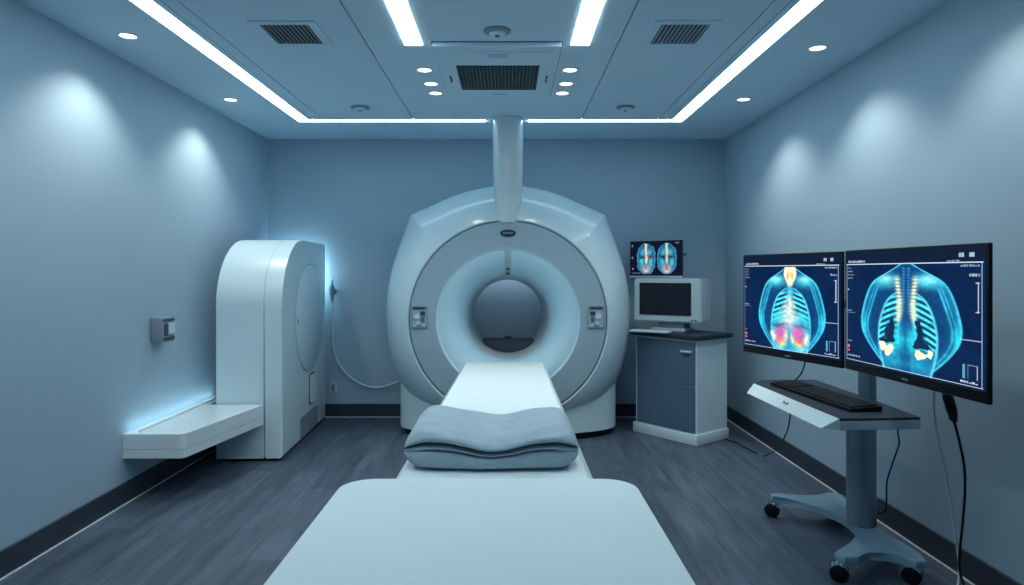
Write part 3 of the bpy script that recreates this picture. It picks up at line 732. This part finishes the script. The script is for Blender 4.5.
def picture(kind, nx, ny):
    u = (np.arange(nx)+0.5)/nx; v = (np.arange(ny)+0.5)/ny; U, V = np.meshgrid(u, v)
    img = np.zeros((ny, nx, 3)) + np.array((0.001, 0.012, 0.055))
    img = img*(0.7+0.6*fbm(nx, ny, 5, 3)[..., None]); img[V < 0.105] *= 0.55
    if kind == 'a': img = torso(img, (U-0.525)/0.345, (V-0.135)/0.855, 'a', 11)
    elif kind == 'b': img = torso(img, (U-0.508)/0.365, (V-0.125)/0.835, 'b', 23)
    if kind in 'ab':
        img[V > 0.984] = (0.004, 0.010, 0.03); img[V < 0.10] = (0.003, 0.008, 0.025)
        return ui(img, U, V, 5 if kind == 'a' else 9)
    img[:] = (0.004, 0.006, 0.02)
    for cx, sd in ((0.315, 4), (0.72, 8)):
        X = (U-cx)/0.185 + 0.22*(fbm(nx, ny, 12, sd+20)-0.5); Y = (V-0.055)/0.90 + 0.08*(fbm(nx, ny, 12, sd+30)-0.5); ax = np.abs(X); nz_ = fbm(nx, ny, 14, sd)
        w = prof_w(Y, [(0,0.15),(0.05,0.5),(0.15,0.85),(0.35,0.95),(0.6,1.0),(0.8,0.92),(0.92,0.7),(1.0,0.35)])
        ins = smooth(0.04, -0.04, ax-w)*(Y > 0)*(Y < 1)
        img = over(img, ins*0.95, (0.01, 0.10, 0.28)); img = over(img, ins*np.exp(-((w-ax)/0.09)**2)*0.8, (0.10, 0.45, 0.65))
        img = over(img, ins*gauss(ax, Y, 0.38, 0.30, 0.25, 0.12)*(0.5+nz_)*0.9, (0.10, 0.50, 0.62))
        img = over(img, ins*gauss(ax, Y, 0.50, 0.62, 0.22, 0.13)*(0.6+nz_)*0.9, (0.08, 0.62, 0.66))
        img = over(img, ins*gauss(ax, Y, 0.42, 0.46, 0.24, 0.045)*1.1, (0.01, 0.01, 0.03))
        img = over(img, np.exp(-(X/0.13)**4)*(Y > 0.0)*smooth(0.75, 0.6, Y), (0.75, 0.85, 0.55) if sd == 4 else (0.55, 0.80, 0.60))
        img = over(img, gauss(X, Y, 0.02, 0.42, 0.10, 0.10)*0.8, (0.85, 0.45, 0.25))
        img = over(img, ins*gauss(ax, Y, 0.20-0.0*X, 0.84, 0.32, 0.12)*0.8, (0.45, 0.60, 0.75))
        img = over(img, gauss(X, Y, -0.05, 0.80, 0.16, 0.07)*0.95, (0.70, 0.08, 0.15)); img = over(img, gauss(X, Y, 0.0, 0.93, 0.22, 0.05)*0.9, (0.85, 0.80, 0.60))
        img = over(img, gauss(X, Y, 0.35, 0.48, 0.18, 0.04)*0.6*(sd == 4), (0.5, 0.05, 0.08))
    rs = np.random.RandomState(2)
    for u0, v0 in ((0.02, 0.12), (0.02, 0.48), (0.03, 0.82)):
        img = over(img, ((abs(U-u0-0.015) < 0.015)&(abs(V-v0) < 0.03))*0.5, (0.4,0.5,0.6))
    img = over(img, ((U > 0.03)&(U < 0.2)&(abs(V-0.945) < 0.015))*0.4*(np.sin(U*300) > 0), (0.5,0.6,0.7))
    img = over(img, ((U > 0.87)&(U < 0.96)&(abs(V-0.05) < 0.015))*0.5*(np.sin(U*300) > 0), (0.5,0.6,0.7))
    return img
def screen_obj(parent, img, x0, x1, z0, z1, y, gain):
    ny, nx = img.shape[:2]
    xs = np.linspace(x0, x1, nx+1); zs = np.linspace(z1, z0, ny+1)
    V = np.zeros((ny+1, nx+1, 3), dtype=np.float32); V[..., 0] = xs[None, :]; V[..., 1] = y; V[..., 2] = zs[:, None]
    I = np.arange((ny+1)*(nx+1)).reshape(ny+1, nx+1)
    Fq = np.stack([I[1:, :-1], I[1:, 1:], I[:-1, 1:], I[:-1, :-1]], -1).reshape(-1, 4)
    me = bpy.data.meshes.new('screen'); me.from_pydata(V.reshape(-1, 3).tolist(), [], Fq.tolist())
    at = me.color_attributes.new('picture', 'FLOAT_COLOR', 'CORNER')
    c = np.ones((ny*nx, 4), dtype=np.float32); c[:, :3] = np.clip(img.reshape(-1, 3)*gain, 0, 2)
    at.data.foreach_set('color', np.repeat(c, 4, axis=0).ravel())
    me.materials.append(M['screen']); o = bpy.data.objects.new('screen', me); COL.objects.link(o); o.parent = parent
    return o
def flat_monitor(name, label, p0, p1, zb, zt_, kind, res, th, bez, gain, frame='black', group=None):
    """p0, p1: left and right ends of the front plane seen from the viewer"""
    p0, p1 = Vector((*p0, 0)), Vector((*p1, 0)); d = p1-p0; L_ = d.length; a = math.atan2(d.y, d.x)
    t = thing(name, label, 'monitor', ((p0.x+p1.x)/2, (p0.y+p1.y)/2, zb), a, group)
    h = zt_-zb; w = L_/2; l, r, bt, tp = bez
    b = nb(); box(b, -w, w, 0, 0.016, 0, h, 0.005, 2); obj('casing', b, frame, t, 40)
    b = nb(); box(b, -w*0.6, w*0.6, 0.012, th, h*0.2, h*0.75, 0.01, 2); obj('rear_housing', b, frame, t, 40)
    screen_obj(t, picture(kind, *res), -w+l, w-r, bt, h-tp, -0.0015, gain)['label'] = 'lit screen with a coloured body scan'
    return t
ma_ = flat_monitor('flat_monitor', 'wide black monitor with a skeleton scan showing red and magenta lower organs', (1.342, 3.90), (1.5665, 3.20), 1.007, 1.557, 'a', (300, 260), 0.07, (0.008, 0.008, 0.036, 0.010), 1.2, group='monitors over the rolling desk')
b = nb(); box(b, -0.022, 0.018, -0.0015, 0.001, 0.013, 0.020); obj('maker_mark', b, 'grey', ma_)
mb_ = flat_monitor('flat_monitor', 'wide black monitor with a blue skeleton scan showing two white lower spots', (1.5705, 3.186), (1.623, 2.305), 1.010, 1.560, 'b', (340, 260), 0.07, (0.010, 0.010, 0.040, 0.012), 1.2, group='monitors over the rolling desk')
b = nb(); box(b, -0.022, 0.018, -0.0015, 0.001, 0.014, 0.022); obj('maker_mark', b, 'grey', mb_)
wm = flat_monitor('wall_monitor', 'small monitor on the back wall showing two body scans side by side', (1.208, 6.76), (1.640, 6.42), 1.405, 1.762, 'c', (240, 170), 0.05, (0.008, 0.008, 0.026, 0.008), 0.85, frame='black')
b = nb(); box(b, -0.275, 0.275, -0.006, 0.0, 0.0, 0.018, 0.002, 1); obj('lower_bezel', b, 'mark', wm, label='pale strip along the lower edge')
b = nb(); cyl(b, (0.27, 0.01, 0.22), (0.305, 0.01, 0.22), 0.011, n=14); obj('side_knob', b, 'dark', wm, 40)
b = nb(); arm_end = Vector((1.50, YB, 1.60)); inv = (Matrix.Translation(wm.location) @ Matrix.Rotation(wm.rotation_euler.z, 4, 'Z')).inverted()
tube(b, [Vector((0, 0.03, 0.19)), inv @ Vector((1.47, 6.75, 1.60)), inv @ arm_end], 0.02, 12); obj('wall_arm', b, 'dark', wm, 40)

# ------------------------------------------------------------------ rolling desk
rd = thing('rolling_desk', 'rolling computer desk with dark top, white front lip and castor base at the right wall', 'desk', (1.75, 3.63, 0))
RO = Vector((1.75, 3.63, 0))
def rd_obj(name, b, m, smooth=None, parent=rd, label=None):
    bmesh.ops.transform(b, matrix=Matrix.Translation(-RO), verts=b.verts); return obj(name, b, m, parent, smooth, label=label)
# base outline: two cross bars joined by a spine, with hollow curved sides
def arc_pts(p, q, c, k=14):
    p, q, c = Vector(p), Vector(q), Vector(c); return [tuple(p*(1-t)**2 + c*2*t*(1-t) + q*t*t) for t in [i/k for i in range(k+1)]]
out = []
out += [(1.560, 4.035), (1.575, 4.10)]
out += arc_pts((1.63, 4.10), (1.93, 4.115), (1.79, 4.01))
out += [(1.985, 4.105), (1.995, 4.045)]
out += arc_pts((1.965, 4.01), (1.94, 3.30), (1.885, 3.64))
out += [(1.945, 3.215), (1.925, 3.14)]
out += arc_pts((1.87, 3.135), (1.63, 3.175), (1.76, 3.31))
out += [(1.565, 3.175), (1.545, 3.235)]
out += arc_pts((1.58, 3.262), (1.62, 4.02), (2.02, 3.60))
b = nb(); prism(b, out, 'z', 0.096, 0.134, 0.008, 2); rd_obj('castor_base', b, 'blue_metal', 35)
def castor(x, y, rz):
    mt = Matrix.Translation((x, y, 0)) @ Matrix.Rotation(rz, 4, 'Z') @ Matrix.Diagonal((1.15, 1.15, 1.08, 1))
    b = nb(); cyl(b, (0,0,0.070), (0,0,0.092), 0.018, n=16)
    ro, ri, n_ = 0.0435, 0.0395, 14
    prf = [(0.016+ro*math.cos(R(-5+150*k/n_)), 0.037+ro*math.sin(R(-5+150*k/n_))) for k in range(n_+1)] + [(0.016+ri*math.cos(R(145-150*k/n_)), 0.037+ri*math.sin(R(145-150*k/n_))) for k in range(n_+1)]
    prism(b, prf, 'y', -0.022, 0.022)
    bmesh.ops.transform(b, matrix=mt, verts=b.verts); f = rd_obj('castor', b, 'chrome', 40)
    b = nb(); lathe(b, [(0.0, -0.016), (0.012, -0.022), (0.030, -0.018), (0.037, -0.013), (0.037, 0.013), (0.030, 0.018), (0.012, 0.022), (0.0, 0.016)], (0.016,0,0.037), 'y', 28)
    bmesh.ops.transform(b, matrix=mt, verts=b.verts); bmesh.ops.transform(b, matrix=Matrix.Translation(-RO), verts=b.verts); obj('wheel', b, 'black', f, 40)
castor(1.592, 4.065, 2.6); castor(1.955, 4.065, 2.2); castor(1.580, 3.215, 2.7); castor(1.905, 3.185, 2.4)
b = nb(); lathe(b, [(0.0, 0.130), (0.072, 0.130), (0.072, 0.745), (0.0, 0.745)], (1.862, 3.60, 0), 'z', 40); rd_obj('column', b, 'metal', 40, label='brushed steel column')
dz = 0.80
dk = [(1.462, 4.06), (1.494, 3.075), (1.875, 3.105), (1.885, 3.45), (1.885, 4.19), (1.56, 4.19)]
b = nb(); prism(b, dk, 'z', dz-0.012, dz, 0.003, 1); rd_obj('desktop', b, 'navy', label='dark navy desktop')
b = nb(); prism(b, dk, 'z', dz-0.055, dz-0.012, 0.003, 1); rd_obj('desk_underframe', b, 'pale_blue')
b = nb() # sloping white front lip
A = [Vector((1.462, 4.06, dz+0.001)), Vector((1.494, 3.075, dz+0.001)), Vector((1.418, 3.10, dz-0.050)), Vector((1.398, 4.005, dz-0.050)),
     Vector((1.470, 4.05, dz-0.055)), Vector((1.500, 3.085, dz-0.055))]
vs = [b.verts.new(p) for p in A]
for q in ((0,1,2,3), (3,2,5,4), (0,3,4), (1,5,2), (0,4,5,1)): b.faces.new([vs[i] for i in q])
bmesh.ops.bevel(b, geom=b.edges[:], offset=0.003, segments=2, affect='EDGES')
lip = rd_obj('front_lip', b, 'pad', 40, label='white sloping front lip')
b = nb()
lp0 = A[3].lerp(A[2], 0.48).lerp(A[0].lerp(A[1], 0.48), 0.45); ly = (A[2]-A[3]).normalized(); lz = (A[0]-A[3]).normalized(); ln = lz.cross(ly).normalized()
if ln.z < 0: ln = -ln
for k, h in enumerate((0.020, 0.013, 0.013, 0.020)):
    p = lp0 + ly*(0.016*k) + ln*0.0022
    vv = [b.verts.new(q) for q in (p, p+ly*0.011, p+ly*0.011+lz*h, p+lz*h)]; b.faces.new(vv)
bmesh.ops.transform(b, matrix=Matrix.Translation(-RO), verts=b.verts); obj('lettering', b, 'dark', lip)
b = nb(); box(b, 1.893, 1.935, 3.58, 3.70, 0.70, 1.38, 0.008, 2); rd_obj('monitor_post', b, 'blue_metal', 40)
b = nb(); box(b, 1.80, 1.90, 3.56, 3.72, 0.70, 0.75, 0.004, 1); rd_obj('bracket', b, 'dark')
def mon_pt(t_, z): return Vector((t_.location.x, t_.location.y, z)) + Matrix.Rotation(t_.rotation_euler.z, 3, 'Z') @ Vector((0, 0.068, 0))
for t_, z in ((ma_, 1.29), (mb_, 1.33)):
    e = mon_pt(t_, z); s_ = Vector((1.914, 3.64, z))
    midp = (e+s_)/2 + Vector((0.06, 0, 0))
    b = nb(); tube(b, [s_, midp, e], 0.018, 12); rd_obj('monitor_arm', b, 'dark', 60)

# keyboard
kb = thing('black_keyboard', 'long black computer keyboard lying on the rolling desk under the monitors', 'keyboard', (1.652, 3.61, dz), R(90+5.5))
b = nb(); prism(b, [(-0.082, 0.0), (0.082, 0.0), (0.082, 0.016), (-0.082, 0.027)], 'x', -0.39, 0.39, 0.003, 1); obj('casing', b, 'black', kb, 40)
M['key'] = mat('black_key', (0.014, 0.017, 0.027), 0.5, spec=0.2)
b = nb()
for r_ in range(5):
    for c_ in range(24):
        if c_ in (17,): continue
        x = -0.375 + c_*0.0313; y = -0.066 + r_*0.027; z = 0.027 - (y+0.082)/0.164*0.011
        box(b, x, x+0.027, y, y+0.022, z-0.002, z+0.006)
obj('keys', b, 'key', kb)['kind'] = 'stuff'

# ------------------------------------------------------------------ cords
def cord(name, pts, r, m, label, cat='cord'):
    b = nb(); pp = catmull(pts, 8); c = pp[-1].copy()
    tube(b, [p-c for p in pp], r, 8); o = obj(name, b, m, None, 60); o.location = c
    return tag(o, label, cat)
cord('monitor_cord', [P(807, 352, 4.02), P(805, 362, 4.05), P(801.5, 373, 4.10), Vector((1.74, 4.14, dz+0.004))], 0.004, 'black', 'thin dark cord dropping from the monitors to the rolling desk top')
cord('floor_cord', [Vector((1.60, 3.85, dz-0.056)), P(789, 424, 4.0), P(785, 436, 4.4), P(777, 449, 5.0), Vector((2.02, 5.40, 0.005)), Vector((1.99, 5.52, 0.005)), Vector((1.965, 5.66, 0.005)), Vector((1.955, 5.80, 0.005)), Vector((1.90, 5.92, 0.005)), Vector((1.78, 6.16, 0.005))], 0.0045, 'black', 'thin dark cord trailing along the floor from rolling desk to cabinet')
cord('desk_cord', [Vector((1.88, 3.30, dz-0.058)), P(898, 434, 3.35), P(899, 444, 3.38), P(893, 462, 3.45), P(887, 482, 3.5), P(886.5, 500, 3.55), P(884, 512, 3.6), Vector((1.97, 3.75, 0.137))], 0.004, 'black', 'thin dark cord hanging below the rolling desk beside its steel column')
cord('thin_cord', [P(934, 385, 2.95), P(934, 410, 3.0), P(938, 440, 3.05), P(946, 475, 3.1), P(952, 510, 3.14), P(956, 540, 3.16), P(959, 565, 3.17), Vector((2.08, 3.16, 0.005)), Vector((1.98, 3.06, 0.005)), Vector((1.85, 3.05, 0.005)), Vector((1.72, 2.95, 0.005))], 0.0055, 'cord_grey', 'pale grey cord hanging from the right monitor down to the floor')
pc = thing('power_cord', 'black power cord with a thick plug hanging beneath the right monitor', 'power cord', (1.96, 3.05, 0))
pco = Vector((1.96, 3.05, 0))
b = nb(); pts = catmull([P(945, 388, 2.98), P(949, 402, 3.0), P(954, 421, 3.03), P(959, 440, 3.06), P(964, 465, 3.08), P(965, 490, 3.1), P(963, 520, 3.12), P(960, 550, 3.12), P(960, 572, 3.13), Vector((2.06, 3.05, 0.008)), Vector((2.03, 2.9, 0.008))], 8)
tube(b, [p-pco for p in pts], 0.0058, 10); obj('cable', b, 'black', pc, 60)
b = nb(); pl_ = [P(946, 392, 2.98), P(948.5, 399, 2.99), P(952, 411, 3.01), P(954.5, 421, 3.03)]
tube(b, [p-pco for p in pl_], [0.016, 0.022, 0.022, 0.012], 14); obj('plug', b, 'black', pc, 60)
b = nb(); a_, c_ = P(949.5, 419, 3.02), P(956.5, 415, 3.02); tube(b, [a_-pco, c_-pco], 0.010, 10); obj('cable_clip', b, 'dark', pc, 60)

# ------------------------------------------------------------------ light
def spot(x, y, e, ang, blend, col=(1.0, 0.99, 0.90), r=0.06, tilt=0.0):
    l = bpy.data.lights.new('downlight_beam', 'SPOT'); l.energy = e; l.spot_size = R(ang); l.spot_blend = blend; l.color = col; l.shadow_soft_size = r
    o = bpy.data.objects.new('downlight_beam', l); COL.objects.link(o); o.location = (x, y, ZC-0.02); o.rotation_euler = (0, tilt, 0)
for x, y in ((-2.152, 3.868), (-2.153, 5.30), (-2.152, 2.45)): spot(x+0.06, y, 32, 124, 0.6)
for x, y, e in ((1.848, 4.077, 30), (1.825, 5.29, 30), (1.848, 2.88, 22)): spot(x-0.06, y, e, 122, 0.6)
for x, y, _ in dl[:6]: spot(x, y, 16, 116, 0.9, r=0.10)
w = bpy.data.worlds.new('world'); SC.world = w; w.use_nodes = True
w.node_tree.nodes['Background'].inputs['Color'].default_value = (0.02, 0.03, 0.045, 1); w.node_tree.nodes['Background'].inputs['Strength'].default_value = 0.5

cam = bpy.data.cameras.new('camera'); co = bpy.data.objects.new('camera', cam); COL.objects.link(co)
co.location = (0, 0, HC); co.rotation_euler = (R(90), 0, 0)
cam.sensor_fit = 'HORIZONTAL'; cam.sensor_width = 36; cam.lens = F/1024*36
cam.shift_x = (512-CX)/1024; cam.shift_y = -(292.5-CY)/1024; cam.clip_start = 0.02
SC.camera = co
SC.view_settings.view_transform = 'Standard'; SC.view_settings.look = 'None'
SC.view_settings.exposure = 0.2; SC.view_settings.gamma = 1.0
SC.cycles.use_denoising = True
SC.cycles.max_bounces = 8; SC.cycles.diffuse_bounces = 6; SC.cycles.sample_clamp_indirect = 6
